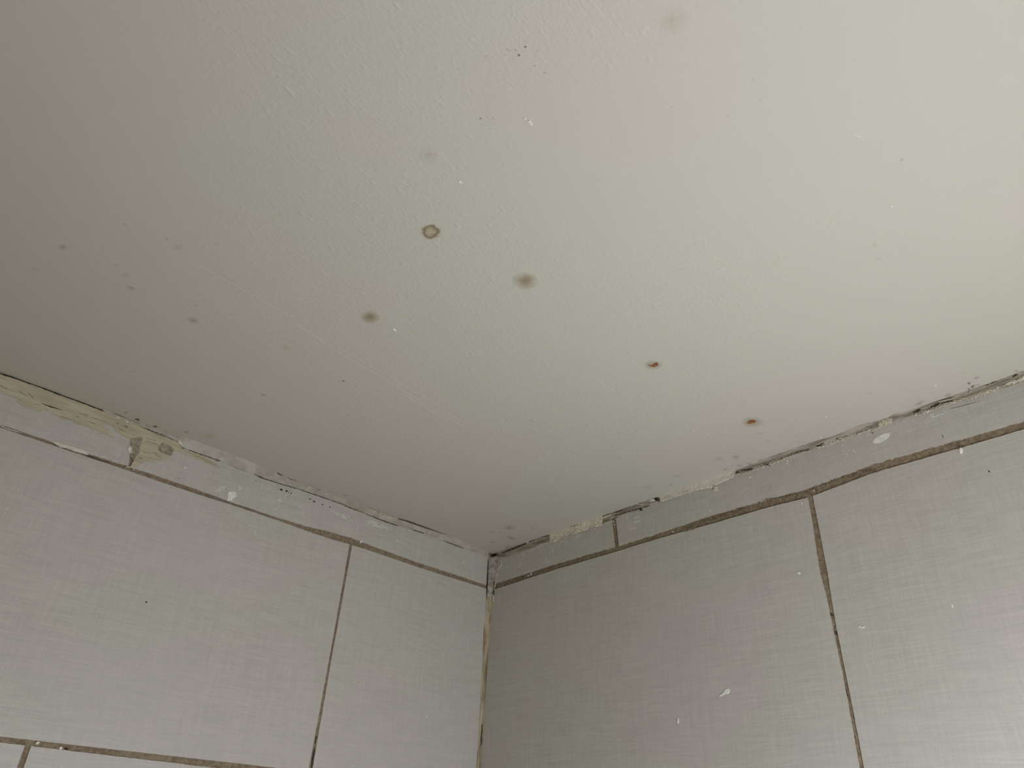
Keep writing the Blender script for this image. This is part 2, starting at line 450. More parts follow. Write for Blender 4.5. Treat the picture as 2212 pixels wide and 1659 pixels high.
# ------------------------------------------------------------------ rest of the room
bm = bmesh.new()
box(bm, RX0-0.12, 0.12, RY0-0.12, 0.12, ZC, ZC+0.12)
ceiling = tag(obj('ceiling', bm, M_CEIL), kind='structure')
bm = bmesh.new(); box(bm, RX0-0.12, 0.12, RY0-0.12, 0.12, -0.12, 0.0)
tag(obj('floor', bm, M_FLOOR), kind='structure')
bm = bmesh.new(); box(bm, RX0-0.12, RX0, RY0-0.12, 0.12, 0, ZC)
tag(obj('wall_far_left', bm, M_WARM), kind='structure')
bm = bmesh.new()                              # wall behind the camera with the window opening
wx0, wx1, wz0, wz1 = -0.74, -0.10, ZC-0.79, ZC-0.21
box(bm, RX0, wx0, RY0-0.12, RY0, 0, ZC); box(bm, wx1, 0.12, RY0-0.12, RY0, 0, ZC)
box(bm, wx0, wx1, RY0-0.12, RY0, 0, wz0); box(bm, wx0, wx1, RY0-0.12, RY0, wz1, ZC)
tag(obj('wall_behind', bm, M_WARM), kind='structure')
bm = bmesh.new()
for x0, x1, z0, z1 in ((wx0, wx1, wz0, wz0+.045), (wx0, wx1, wz1-.045, wz1), (wx0, wx0+.045, wz0+.045, wz1-.045), (wx1-.045, wx1, wz0+.045, wz1-.045)):
    box(bm, x0, x1, RY0-0.08, RY0-0.03, z0, z1)
win = tag(obj('window_1', bm, M_PVC), kind='structure')
bm = bmesh.new(); box(bm, wx0+.04, wx1-.04, RY0-0.06, RY0-0.052, wz0+.04, wz1-.04)
obj('window_pane', bm, M_GLASS, win)

# made-up stand lamp, added to light the corner (unseen, to the lower right)
def lathe(bm, prof, c, n=24):
    rings = []
    for r_, z in prof:
        rings.append([bm.verts.new((c[0]+r_*math.cos(2*math.pi*i/n), c[1]+r_*math.sin(2*math.pi*i/n), z)) for i in range(n)])
    for A, B in zip(rings, rings[1:]):
        for i in range(n): bm.faces.new((A[i], A[(i+1) % n], B[(i+1) % n], B[i]))
    bm.faces.new(rings[0]); bm.faces.new(rings[-1][::-1])
lamp = bpy.data.objects.new('added_fill_lamp', None); COL.objects.link(lamp); lamp.location = (FILL_LAMP.x, FILL_LAMP.y, 0)
tag(lamp, 'added fill lamp, unseen below the right wall, frosted globe on a slim white stand', 'added fill lamp')
def under(o):
    o.parent = lamp; o.matrix_parent_inverse = Matrix.Translation(-lamp.location); return o
GR_ = 0.10
bm = bmesh.new(); lathe(bm, [(0.13, 0.0), (0.13, 0.015), (0.10, 0.025), (0.012, 0.03)], FILL_LAMP)
under(obj('base', bm, M_PVC, smooth=False))
bm = bmesh.new(); lathe(bm, [(0.011, 0.028), (0.011, FILL_LAMP.z-GR_-0.03), (0.035, FILL_LAMP.z-GR_-0.02), (0.035, FILL_LAMP.z-GR_+0.008)], FILL_LAMP)
under(obj('pole', bm, M_PVC))
bm = bmesh.new(); lathe(bm, [(max(0.004, GR_*math.sin(math.pi*k/16)), FILL_LAMP.z - GR_*math.cos(math.pi*k/16)) for k in range(17)], FILL_LAMP, 32)
under(obj('added_lamp_globe', bm, M_FILL_GLOBE, smooth=True))

# ------------------------------------------------------------------ stains and mould on the ceiling
_n = [0]
def stain(name, px, py, rx, ry, mat, parent=None, rot=0.0, h=0.00004):
    c_ = Vector(at(px, py, 'c')); cr, sr = math.cos(rot), math.sin(rot)
    K = 1.28; _n[0] += 1; h = 0.000025 + 0.000007*(_n[0] % 6)
    a_ = Vector(at(px+rx*cr*K, py+rx*sr*K, 'c')) - c_; b_ = Vector(at(px-ry*sr*K, py+ry*cr*K, 'c')) - c_
    bm = bmesh.new(); uv = bm.loops.layers.uv.new('uv'); N = 28
    rings = []; uvs = {}
    for kk, r_ in enumerate((1.0, 1.0, 0.6, 0.3)):
        ring = []
        for i in range(N):
            t_ = 2*math.pi*i/N; cu, cv = r_*math.cos(t_), r_*math.sin(t_)
            p_ = a_*cu + b_*cv
            d = -0.0002 if kk == 0 else h
            v = bm.verts.new((p_.x, p_.y, -d)); uvs[v] = (cu, cv); ring.append(v)
        rings.append(ring)
    cv_ = bm.verts.new((0, 0, -h)); uvs[cv_] = (0, 0)
    fs = []
    for A, B in zip(rings, rings[1:]):
        for i in range(N): fs.append(bm.faces.new((A[i], A[(i+1) % N], B[(i+1) % N], B[i])))
    for i in range(N): fs.append(bm.faces.new((rings[-1][i], rings[-1][(i+1) % N], cv_)))
    for f_ in fs:
        for l in f_.loops: l[uv].uv = uvs[l.vert]
    for f_ in fs: f_.normal_update()
    if fs[-1].normal.z > 0: bmesh.ops.reverse_faces(bm, faces=fs)
    o = obj(name, bm, mat, fix=False)
    o.location = (c_.x, c_.y, ZC)
    if parent: o.parent = parent
    return o

G_ST = 'round brown stains on the ceiling'
tag(stain('ring_stain', 930, 501, 21, 16, M_RING), 'brown ring stain with a pale centre, highest and leftmost of the clear round ceiling stains', 'stain', G_ST)
tag(stain('brown_stain', 1134, 607, 25, 17, M_BROWN), 'large blurry brown stain near the middle of the ceiling, right of the ring stain', 'stain', G_ST)
tag(stain('brown_stain', 799, 685, 20, 13, M_BROWN), 'soft olive brown stain on the ceiling below and left of the ring stain', 'stain', G_ST)
tag(stain('brown_stain', 618, 751, 15, 8, M_FAINTBROWN, rot=0.35), 'small faint brown smudge left of the olive brown stain', 'stain', G_ST)
tag(stain('faint_stain', 1452, 46, 38, 30, M_FAINTBROWN, rot=-0.5), 'pale tan blotch at the very top edge of the ceiling view', 'stain', G_ST)
tag(stain('faint_stain', 926, 335, 26, 20, M_MOLDSOFT), 'barely visible grey patch above the ring stain', 'stain', G_ST)
tag(stain('faint_stain', 450, 942, 22, 9, M_FAINTBROWN), 'faint brown smear on the ceiling just above the left wall', 'stain', G_ST)
def rust(px, py, rx, ry, poly, label):
    o = tag(stain('rust_stain', px, py, rx, ry, M_HALO), label, 'stain', 'rust spots on the ceiling')
    r_ = patch('bare_rust', 'c', poly, M_RUST, 0.0007, 0.0001, 0.0006, px, base=-0.0002)
    r_.parent = o; r_.matrix_parent_inverse = Matrix.Translation(-o.location)
    r_['label'] = 'bare orange rust'
    return o
def cz(x0, y0, s_, pts): return [(x0+x/s_, y0+y/s_) for x, y in pts]
rust(1411, 788, 21, 10, cz(1350, 740, 18.43, [(930,870),(990,890),(1060,900),(1130,860),(1190,810),(1250,790),(1320,820),(1325,870),(1280,920),(1200,955),(1080,945),(980,920)]),
     'rust spot with an orange hook-shaped centre, the one farther from the right wall')
rust(1625, 912, 23, 11, cz(1570, 860, 18.43, [(810,980),(850,910),(930,870),(1060,860),(1130,880),(1165,920),(1120,960),(1040,980),(920,1000),(840,1025)]),
     'rust spot with an orange bar-shaped centre close to the right wall')

G_MO = 'grey mould spots on the ceiling'
for px, py, rx, ry, mm, rot, lab in [
    (136, 534, 12, 8, M_MOLD, 0, 'round grey mould spot nearest the left edge of the ceiling'),
    (268, 485, 10, 6, M_MOLDSOFT, 0, 'pale grey mould spot, highest in the group at the left of the ceiling'),
    (417, 692, 17, 9, M_MOLD, 0.3, 'streaky dark grey mould patch above the crumbling yellow plaster'),
    (283, 622, 13, 5, M_MOLD, 0.25, 'thin slanted grey mould dash in the left part of the ceiling'),
    (569, 853, 9, 4, M_MOLD, 0, 'small dark oval mould spot below the small faint brown smudge'),
    (1101, 1140, 17, 7.5, M_MOLD, 0, 'largest oval mould spot, just above the corner of the room'),
    (1104, 1162, 14, 5, M_MOLD, 0.25, 'slanted mould streak under the largest oval spot at the corner'),
    (1590, 987, 11, 6, M_MOLD, -0.1, 'bluish grey mould patch on the ceiling below the bar-shaped rust spot'),
    (1567, 1014, 8, 4, M_MOLD, -0.1, 'small bluish mould spot above the white filler on the right'),
    (1986, 871, 16, 5, M_MOLD, -0.45, 'long grey mould streak on the ceiling above the right wall'),
    (2048, 853, 10, 5, M_MOLD, -0.3, 'dark oval mould spot right of the long grey streak'),
    (2101, 835, 7, 4, M_MOLDDARK, -0.5, 'blackest mould speck by the ceiling edge at far right'),
    (2110, 816, 10, 4, M_MOLD, -0.2, 'soft grey mould dash above the blackest speck at far right')]:
    tag(stain('mold_spot', px, py, rx, ry, mm, rot=rot), lab, 'mould spot', G_MO)
for px, py, rx, ry, k in [(272,594,11,8,0),(250,573,8,6,0),(361,517,4,3,1),(384,534,13,8,0),(75,582,12,6,0),(423,660,8,4,0),
    (290,802,8,4,0),(470,527,8,5,0),(272,891,7,4,1),(1135,101,4.5,3.5,2),(1121,119,5,4,2),(1096,106,4,3,1),(1101,109,4,3,1),(1114,108,4,3,1),
    (1161,110,4,3,1),(1177,157,5,3,1),(1155,142,4,3,1),(1051,121,4,3,1),(1066,113,3,3,0),(1038,256,3.6,2.6,2),(1064,255,3.6,3,1),(1041,269,3,2.4,1),(1052,253,3,2,1),
    (1060,278,5,3,0),(1058,259,3,2,1),(1948,345,5,4,1),(1889,529,8,5,0),(1895,559,8,5,0),(1918,553,4,4,0),(1878,850,12,4,0),(1150,1140,8,6,0),(1063,1149,5,2.5,1),
    (1081,1150,4,2.5,1),(1064,1171,6,3,1),(1074,1166,6,2.5,0),(1096,1181,8,3.4,1),(1400,1052,12,5,0),(1449,1048,6,3,1),(1462,1028,15,5,0),
    (1553,991,15,7,0),(1588,980,6,4,1),(1597,1005,8,4,1),(1643,936,9,4,0),(1658,953,9,5,0),(1604,985,6,3,0),(1733,955,18,4,0),(1620,1002,9,4,1),
    (1643,994,8,4,1),(2027,867,8,3.5,1),(2081,806,9,3,0),(2093,828,5.5,4,2),(2093,840,5,3,2),(2114,831,5,2.4,1),(2089,845,5,2.4,1),
    (2196,809,8,4,2),(2204,804,10,4,1),(2195,801,6,3,1),(402,933,9,4,1),(297,905,7,2.6,2),(336,921,6,2.2,2),(606,1025,9,3,1),(747,1070,9,2.4,1),
    (742,823,4,2.6,2),(735,824,3,2,1),(778,1081,8,2.5,0),(990,150,4,3,0),(880,640,5,3,0),(1054,826,4,3,0),(1072,913,4,3,0),(600,165,6,4,0)]:
    stain('mold_spot', px, py, rx, ry, (M_MOLDSOFT, M_MOLD, M_MOLDDARK)[k], ceiling)

# ------------------------------------------------------------------ beads and broken edges where walls meet ceiling
def cr(k, pts): return q(k, pts)
def tab_c(pts, pl):      # upper edge pixels -> (u, distance out along the ceiling)
    out = []
    for x, y in pts:
        p_ = at(x, y, 'c')
        u, c_ = (p_[0], -p_[1]) if pl == 'l' else (p_[1], -p_[0])
        if c_ < 0: u, c_ = at(x, y, pl)[0], 0.0
        out.append((u, c_))
    return sorted(out)
def tab_w(pts, pl): return sorted((at(x, y, pl)[0], max(0.0, -at(x, y, pl)[1])) for x, y in pts)
def fillet(name, pl, up, low, mat, seed, parent=None, rough=0.0007, thick=0.0012, bulge=0.2, cmin=0.0012, u0=None, u1=None, step=0.0013):
    tc_, tw = tab_c(up, pl), tab_w(low, pl)
    u0 = u0 if u0 is not None else max(tc_[0][0], tw[0][0]); u1 = u1 if u1 is not None else min(tc_[-1][0], tw[-1][0])
    bm = bmesh.new(); rows = []
    k = int((u1-u0)/step); K = 9
    for i in range(k+1):
        u = u0 + (u1-u0)*i/k
        fade = min(1.0, (i+1)/5, (k-i+1)/5)
        c_ = max(cmin, interp(tc_, u) + fbm(u*300, seed)*rough*1.1)*fade + 0.0002
        w_ = max(0.0020, interp(tw, u) + fbm(u*340, seed+9)*rough*1.3)*fade + 0.0003
        row = [(c_, -0.0004), (c_*0.985, 0.0003)]
        for j in range(1, K):
            t_ = j/K
            ctl = bulge
            x = (1-t_)**2*c_ + 2*t_*(1-t_)*c_*ctl + t_*t_*thick
            z = (1-t_)**2*0.0003 + 2*t_*(1-t_)*w_*ctl + t_*t_*w_*0.985
            e = noise.noise(Vector((u*420, t_*5, seed)))*rough*0.8 + noise.noise(Vector((u*1300, t_*12, seed)))*rough*0.35
            row.append((x + e, z + e*0.5))
        row += [(thick, w_*0.985), (-0.0005, w_)]
        rows.append([bm.verts.new((u, -a, ZC-b) if pl == 'l' else (-a, u, ZC-b)) for a, b in row])
    for A, B in zip(rows, rows[1:]):
        for j in range(len(A)-1): bm.faces.new((A[j], A[j+1], B[j+1], B[j]))
    bmesh.ops.recalc_face_normals(bm, faces=bm.faces)
    n_in = sum((f_.normal.x + f_.normal.y + f_.normal.z) > 0 for f_ in bm.faces)
    if n_in > len(bm.faces)/2: bmesh.ops.reverse_faces(bm, faces=bm.faces)
    return obj(name, bm, mat, parent, True, fix=False)

def crumbs(name, pl, pxline, spread, n, size, mat, seed, parent=None):
    """loose gritty lumps along a pixel polyline"""
    rnd = random.Random(seed); bm = bmesh.new()
    seg = [(Vector(a), Vector(b)) for a, b in zip(pxline, pxline[1:])]
    Ls = [(b-a).length for a, b in seg]; tot = sum(Ls)
    for _ in range(n):
        t_ = rnd.random()*tot
        for (a, b), L in zip(seg, Ls):
            if t_ <= L: break
            t_ -= L
        p_ = a.lerp(b, t_/L); sp = spread
        x, y = p_.x + rnd.uniform(-2, 2), p_.y + rnd.gauss(0, sp*0.5)
        u, v = at(x, y, pl); v = min(v, -0.0008)
        r_ = size*rnd.uniform(0.45, 1.25)
        o = place(pl, u, v, 0.0004 + rnd.random()*0.0008)
        mt = Matrix.Translation(o) @ Matrix.Rotation(rnd.random()*6, 4, Vector((rnd.random(), rnd.random(), 1))) @ Matrix.Diagonal((r_*rnd.uniform(.7, 1.5), r_*rnd.uniform(.6, 1.1), r_*rnd.uniform(.6, 1.1), 1))
        g = bmesh.ops.create_icosphere(bm, subdivisions=1, radius=1.0, matrix=mt)
        for v_ in g['verts']:
            v_.co += Vector((rnd.uniform(-1, 1), rnd.uniform(-1, 1), rnd.uniform(-1, 1)))*r_*0.22
    return obj(name, bm, mat, parent)

def lines(name, pl, strokes, mat, parent, h=0.0002, amp=0.00035, seed=5, h_out=None):
    """several thin ragged strokes of one kind as one part"""
    bm = bmesh.new()
    for k, (pts, wd) in enumerate(strokes):
        if not isinstance(wd, (list, tuple)):
            n = len(pts); wd = [wd*(0.35 if i in (0, n-1) else 1.0) for i in range(n)] if n > 2 else [wd, wd*0.5]
        out = [at(x, y, pl) for x, y in stroke_outline(pts, wd)]
        slab(bm, pl, ragged(out, 0.0011, amp, seed+k, 420), (h_out or h) + 0.000013*k, -0.0004, 0.00012)
    return obj(name, bm, mat, parent)

# left bead
LU = cr(2, [(0,190),(300,285),(640,365),(890,478),(1400,650),(2050,890),(2200,950)]) + cr(3, [(440,212),(700,320),(1100,495),(1440,632),(1580,715)]) + cr(4, [(300,420),(600,540),(940,690),(1200,745),(1500,850),(2040,1020),(2212,1105)]) + [(1035, 1186), (1056, 1196)]
LL = cr(2, [(0,205),(300,320),(720,490),(1000,590),(1210,690),(1270,790),(1500,870),(1880,1000),(2160,1130)]) + cr(3, [(380,385),(800,540),(1200,670),(1400,725),(1700,830),(2130,985)]) + cr(4, [(480,600),(860,740),(1180,860),(1370,910),(1550,960),(1900,1095),(2212,1205)]) + [(1040, 1199), (1056, 1206)]
trim_l = tag(fillet('trim_1', 'l', LU, LL, M_CAULK, 3, rough=0.0007, bulge=0.42), kind='structure')
# right: brown broken edge near the corner, white filler, long open recess
RU1 = [(1070, 1198)] + cr(5, [(320,1150),(600,1040),(740,978),(860,910),(1000,880),(1100,850),(1500,690),(1900,590),(2130,490)]) + cr(6, [(0,1090),(200,1030),(400,965),(540,955),(660,870)])
RL1 = [(1072, 1204)] + cr(5, [(400,1200),(560,1150),(740,1085),(960,990),(1130,950),(1400,845),(1700,750),(1950,680),(2130,620)]) + cr(6, [(60,1150),(300,1070),(620,970),(720,930)])
trim_r1 = tag(fillet('trim_2', 'r', RU1, RL1, M_RECESS, 8, rough=0.0008, bulge=0.25), kind='structure')
RU2 = cr(6, [(740,875),(900,800),(1100,735),(1300,640),(1430,590),(1640,520),(1850,455),(1990,440)])
RL2 = cr(6, [(640,960),(860,890),(1020,840),(1120,800),(1290,745),(1440,715),(1600,690),(1690,630),(1900,540),(1990,510)])
trim_r2 = tag(fillet('trim_3', 'r', RU2, RL2, M_WHITE, 12, rough=0.0007, bulge=0.45), kind='structure')
RU3 = cr(7, [(-60,1150),(0,1130),(200,1060),(400,958),(600,893),(830,803),(1100,713),(1330,645),(1500,600),(1700,508),(1900,428)]) + cr(8, [(0,1055),(130,1000),(250,940),(380,930),(500,890),(640,855),(930,775),(1130,740),(1400,640),(1430,590),(1640,510),(1800,450),(2000,370),(2212,290)]) + [(2260, 782)]
RL3 = cr(7, [(-60,1210),(0,1190),(300,1090),(500,1010),(700,940),(900,880),(1100,810),(1340,735),(1500,690),(1700,615),(1900,550)]) + cr(8, [(0,1150),(160,1085),(330,1040),(550,970),(760,900),(1000,820),(1300,740),(1500,680),(1700,600),(1850,560),(2000,520),(2212,460)]) + [(2260, 808)]
trim_r3 = tag(fillet('trim_4', 'r', RU3, RL3, M_RECESS, 17, rough=0.0009, bulge=0.22), kind='structure')

CU = cr(5, [(1080,850),(1240,795),(1360,760),(1480,705),(1600,650),(1750,635),(1880,585),(1950,600)])
CL_ = cr(5, [(1080,965),(1170,955),(1240,905),(1400,850),(1600,785),(1800,725),(1950,685)])
lump_fill = fillet('crumbly_filler', 'r', CU, CL_, M_CREAM, 29, trim_r1, rough=0.0010, bulge=0.5, cmin=0.002, step=0.0009)
def crack(pl, strokes, parent, mat=None, d=0.0014, seed=5):
    return lines('crack', pl, strokes, mat or M_DARK, parent, h_out=d, seed=seed)
crack('l', [(cr(1, [(0,205),(180,250),(400,335),(600,405)]), 1.3), (cr(1, [(590,402),(800,475),(985,548)]), 3.0), (cr(1, [(975,545),(1300,660),(1700,820)]), 1.2)], trim_l, d=0.0006, seed=21)
crack('l', [(cr(2, [(720,490),(770,522)]), 1.4), (cr(2, [(1270,790),(1500,870),(1700,940),(1850,995)]), 1.5), (cr(2, [(1820,990),(1895,1005)]), 2.6), (cr(2, [(355,445),(410,472)]), 2.0),
    (cr(2, [(1965,940),(1970,1010),(2060,1070),(2160,1125)]), 2.2),
    (cr(3, [(400,385),(600,450),(800,545),(1000,605)]), 2.0), (cr(3, [(990,605),(1200,668),(1400,725)]), 1.4),
    (cr(3, [(1400,730),(1700,830),(2130,985)]), 0.9), (cr(4, [(330,540),(480,595),(700,680)]), 1.6), (cr(4, [(680,675),(1000,800),(1190,862)]), 1.9),
    (cr(4, [(1360,905),(1550,962),(1700,992)]), 2.0), (cr(4, [(1890,1092),(2000,1130),(2212,1212)]), 1.8)], trim_l, M_DIM, seed=31)
lines('crack', 'c', [(cr(4, [(1180,735),(1350,790),(1600,880),(1800,955),(2020,1035),(2212,1112)]), 4.2), (cr(3, [(1100,500),(1300,578),(1450,640)]), 1.6), (cr(3, [(1030,455),(1120,508)]), 2.2), (cr(3, [(1590,690),(1690,725),(1800,770)]), 1.8), (cr(2, [(530,335),(600,350)]), 1.6), (cr(2, [(820,440),(880,462)]), 1.8)], M_DIM, trim_l, h=0.0007, amp=0.0002, seed=37)  # wide first stroke paints the crevice shadow above the bead; the rest are cracks
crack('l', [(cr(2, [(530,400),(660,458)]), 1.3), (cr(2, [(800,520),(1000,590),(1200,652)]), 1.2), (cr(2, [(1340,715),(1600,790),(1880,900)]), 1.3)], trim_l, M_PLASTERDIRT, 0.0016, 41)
crack('r', [(cr(5, [(330,1148),(450,1100),(600,1042),(740,985)]), 2.4), (cr(5, [(760,972),(900,900),(1000,885),(1090,868)]), 1.5), (cr(5, [(1480,697),(1575,682)]), 2.6), (cr(5, [(2080,500),(2212,470)]), 1.6)], trim_r1, seed=51)
crack('r', [(cr(6, [(0,1092),(100,1085),(200,1030),(400,972)]), 1.6), (cr(6, [(60,1148),(300,1072),(620,972)]), 1.1), (cr(6, [(660,872),(720,855),(775,870),(770,900),(730,900)]), 3.4)], trim_r1, seed=61)
crack('r', [(cr(7, [(380,975),(600,902),(830,812),(1110,722)]), 2.2), (cr(7, [(1300,668),(1380,645),(1500,612),(1700,528)]), 2.0), (cr(7, [(1680,540),(1850,480),(2060,445),(2090,470)]), 3.6),
    (cr(7, [(720,905),(860,880),(1100,815)]), 2.6), (cr(7, [(1210,775),(1280,750),(1330,715)]), 4.0), (cr(7, [(1510,640),(1560,660),(1600,660)]), 2.6), (cr(7, [(20,1160),(120,1150),(200,1120)]), 3.2), (cr(7, [(380,1060),(470,1080)]), 2.6),
    (cr(8, [(520,935),(600,905),(640,890)]), 5.0), (cr(8, [(790,855),(860,830),(930,790)]), 5.0), (cr(8, [(950,795),(1130,752)]), 2.0), (cr(8, [(0,1075),(130,1010),(260,955)]), 1.6),
    (cr(8, [(2040,390),(2120,350),(2212,290)]), 4.0), (cr(8, [(1340,600),(1400,560),(1470,520)]), 3.0), (cr(8, [(1640,520),(1800,460)]), 1.3)], trim_r3, seed=71)

# pale ridges of paint left standing on the bead edges
lines('paint_ridge', 'l', [(cr(2, [(640,372),(685,395)]), 1.8), (cr(2, [(900,488),(1100,572),(1400,685),(1900,855)]), 1.1), (cr(2, [(2015,890),(2085,915)]), 2.4), (cr(2, [(2170,945),(2230,970)]), 2.2),
    (cr(3, [(400,210),(475,240)]), 2.4), (cr(3, [(1498,682),(1585,722)]), 2.4), (cr(4, [(690,585),(760,620),(830,645)]), 2.4), (cr(4, [(850,662),(900,675)]), 1.8), (cr(4, [(925,688),(970,705)]), 2.2),
    (cr(4, [(980,700),(1050,740),(1130,742)]), 2.6), (cr(2, [(180,265),(400,345),(650,450)]), 0.9)], M_WHITE, trim_l, h_out=0.0034, seed=81)
lines('paint_ridge', 'r', [(cr(5, [(730,980),(765,965)]), 2.2), (cr(5, [(1960,580),(2080,535)]), 2.4), (cr(6, [(250,985),(400,955),(520,955)]), 1.6), (cr(6, [(1100,640),(1300,590),(1430,570)]), 1.2),
    (cr(6, [(1480,572),(1515,580)]), 2.6)], M_WHITE, trim_r1, h_out=0.0030, seed=91)
lines('paint_ridge', 'r', [(cr(8, [(900,775),(1050,745),(1150,720)]), 0.9), (cr(8, [(1640,505),(1710,478)]), 1.2), (cr(8, [(1385,640),(1410,605),(1435,640)]), 2.2)], M_WHITE, trim_r3, h_out=0.0022, seed=95)

# gritty crumbs
crumbs('plaster_crumbs', 'r', cr(5, [(1120,905),(1250,850),(1400,790),(1550,740),(1700,690),(1930,635)]), 9, 420, 0.0008, M_CREAM, 1, trim_r1)
crumbs('plaster_crumbs', 'r', cr(5, [(1900,700),(2000,660),(2110,640),(2120,700)]), 5, 70, 0.0006, M_CREAM, 2, trim_r1)
crumbs('plaster_crumbs', 'r', cr(7, [(40,1215),(300,1110),(480,1060),(700,975),(900,905),(1080,850)]), 3.2, 420, 0.0006, M_CREAM, 3, trim_r3)
crumbs('plaster_crumbs', 'r', cr(7, [(1180,800),(1350,760),(1500,700),(1700,630),(1900,570),(2212,470)]), 3.6, 420, 0.0006, M_CREAM, 4, trim_r3)
crumbs('plaster_crumbs', 'r', cr(7, [(1340,720),(1420,680),(1520,640)]), 6, 160, 0.0008, M_WHITE, 5, trim_r3)
crumbs('plaster_crumbs', 'r', cr(8, [(0,1130),(100,1080),(200,1030)]), 7, 260, 0.0008, M_CREAM, 6, trim_r3)
crumbs('plaster_crumbs', 'r', cr(8, [(540,980),(760,910),(1000,815),(1250,745),(1500,670),(1700,605),(1850,550),(2000,490),(2212,420)]), 3.0, 520, 0.0006, M_CREAM, 7, trim_r3)
crumbs('plaster_crumbs', 'r', cr(8, [(1950,505),(2100,465),(2212,410)]), 3.5, 150, 0.0009, M_WHITE, 8, trim_r3)
crumbs('plaster_crumbs', 'r', cr(6, [(860,880),(1020,840),(1150,790),(1300,745)]), 2.4, 130, 0.0006, M_WHITE, 9, trim_r2)
crumbs('plaster_crumbs', 'l', cr(4, [(1640,1000),(1720,1015),(1900,1075)]), 2.5, 60, 0.0007, M_CREAM, 10, trim_l)
crumbs('grout_grit', 'r', cr(5, [(500,1585),(800,1500),(1200,1370),(1500,1270),(2000,1110)]), 3, 160, 0.0006, M_GROUT, 11, wall_right)
crumbs('grout_grit', 'r', cr(7, [(300,1665),(500,1625),(900,1555),(1200,1440),(1700,1280),(2212,1150)]), 4, 260, 0.0006, M_GROUT, 12, wall_right)
crumbs('grout_grit', 'r', cr(6, [(1200,1380),(1500,1250),(1800,1170),(2212,1020)]), 4, 200, 0.0006, M_GROUT, 13, wall_right)

# ------------------------------------------------------------------ vertical sealant in the corner
def corner_bead(name, tab, mats, seed, parent=None):
    """tab rows: y pixel, left edge x, right edge x"""
    L = sorted((at(xl, y, 'l')[1], -at(xl, y, 'l')[0]) for y, xl, xr in tab)
    Rr = sorted((at(xr, y, 'r')[1], -at(xr, y, 'r')[0]) for y, xl, xr in tab)
    z0, z1 = L[0][0], min(L[-1][0], -0.002)
    bm = bmesh.new(); rows = []; k = int((z1-z0)/0.0012); K = 9
    for i in range(k+1):
        z = z0 + (z1-z0)*i/k
        a = max(0.0012, interp(L, z) + fbm(z*260, seed)*0.0006); b = max(0.0012, interp(Rr, z) + fbm(z*260, seed+4)*0.0006)
        row = [(-a*1.02, 0.0004), (-a, -0.0008)]
        for j in range(1, K):
            t_ = j/K
            e = noise.noise(Vector((z*180, t_*6, seed)))*0.0007 + noise.noise(Vector((z*700, t_*14, seed)))*0.0003
            row.append((-(1-t_)**2*a - 2*t_*(1-t_)*a*0.32 - t_*t_*0.0008 - e, -(1-t_)**2*0.0008 - 2*t_*(1-t_)*b*0.32 - t_*t_*b - e))
        row += [(-0.0008, -b), (0.0004, -b*1.02)]
        rows.append([bm.verts.new((x, y, ZC+z)) for x, y in row])
    for A, B in zip(rows, rows[1:]):
        for j in range(len(A)-1): bm.faces.new((A[j], A[j+1], B[j+1], B[j]))
    bmesh.ops.recalc_face_normals(bm, faces=bm.faces)
    n_in = sum((f_.normal.x + f_.normal.y) > 0 for f_ in bm.faces)
    if n_in > len(bm.faces)/2: bmesh.ops.reverse_faces(bm, faces=bm.faces)
    return obj(name, bm, mats, parent, True, fix=False)
CT = [(1203, 1055, 1076), (1225, 1053, 1079), (1250, 1053, 1073), (1275, 1051.5, 1068), (1290, 1050, 1066), (1325, 1049, 1062), (1363, 1044.5, 1058), (1421, 1042.5, 1052), (1500, 1038, 1047), (1578, 1034, 1043.5), (1660, 1029.5, 1037.5), (1760, 1024, 1032)]
up_rows = [r_ for r_ in CT if r_[0] <= 1290]; lo_rows = [r_ for r_ in CT if r_[0] >= 1290]
trim_c = tag(corner_bead('trim_5', up_rows, M_CORNER, 5), kind='structure')
tag(corner_bead('trim_6', lo_rows + [], M_TANSEAL, 9), kind='structure')
crack('l', [([(1054, 1210), (1053, 1240), (1051.5, 1270), (1050.5, 1292)], 2.2), ([(1055, 1288), (1056, 1300)], 3.0)], trim_c, d=0.0015, seed=7)
crack('r', [([(1071, 1225), (1069, 1255), (1067, 1285)], 1.3), ([(1045, 1196), (1060, 1200), (1080, 1198)], 3.2), ([(1063, 1213), (1070, 1217)], 4.0), ([(1043, 1565), (1041, 1610)], 1.6)], trim_c, d=0.0018, seed=8)
blk = [at(x, y, 'c') for x, y in cr(5, [(-40,1090),(60,1138),(160,1162),(300,1158),(325,1140),(300,1180),(220,1197),(150,1192),(50,1158),(-30,1120)])]
bm = bmesh.new(); slab(bm, 'c', ragged([(min(u, -0.0004), min(v, -0.0004)) for u, v in blk], 0.0011, 0.0002, 4), 0.0011, -0.0003, 0.0001); obj('crack', bm, M_DARK, trim_c)
lines('paint_ridge', 'r', [(cr(5, [(310,1260),(320,1320),(260,1400)]), 2.4), (cr(5, [(245,1430),(260,1510)]), 2.0), (cr(5, [(600,1210),(625,1255)]), 1.5), ([(1066, 1300), (1066, 1288)], 1.8)], M_SMEAR, trim_c, h_out=0.0012, seed=3)
lines('paint_ridge', 'l', [([(1056, 1210), (1059, 1225), (1058, 1245), (1057, 1262)], 4.0)], M_SMEAR, trim_c, h_out=0.0024, seed=4)

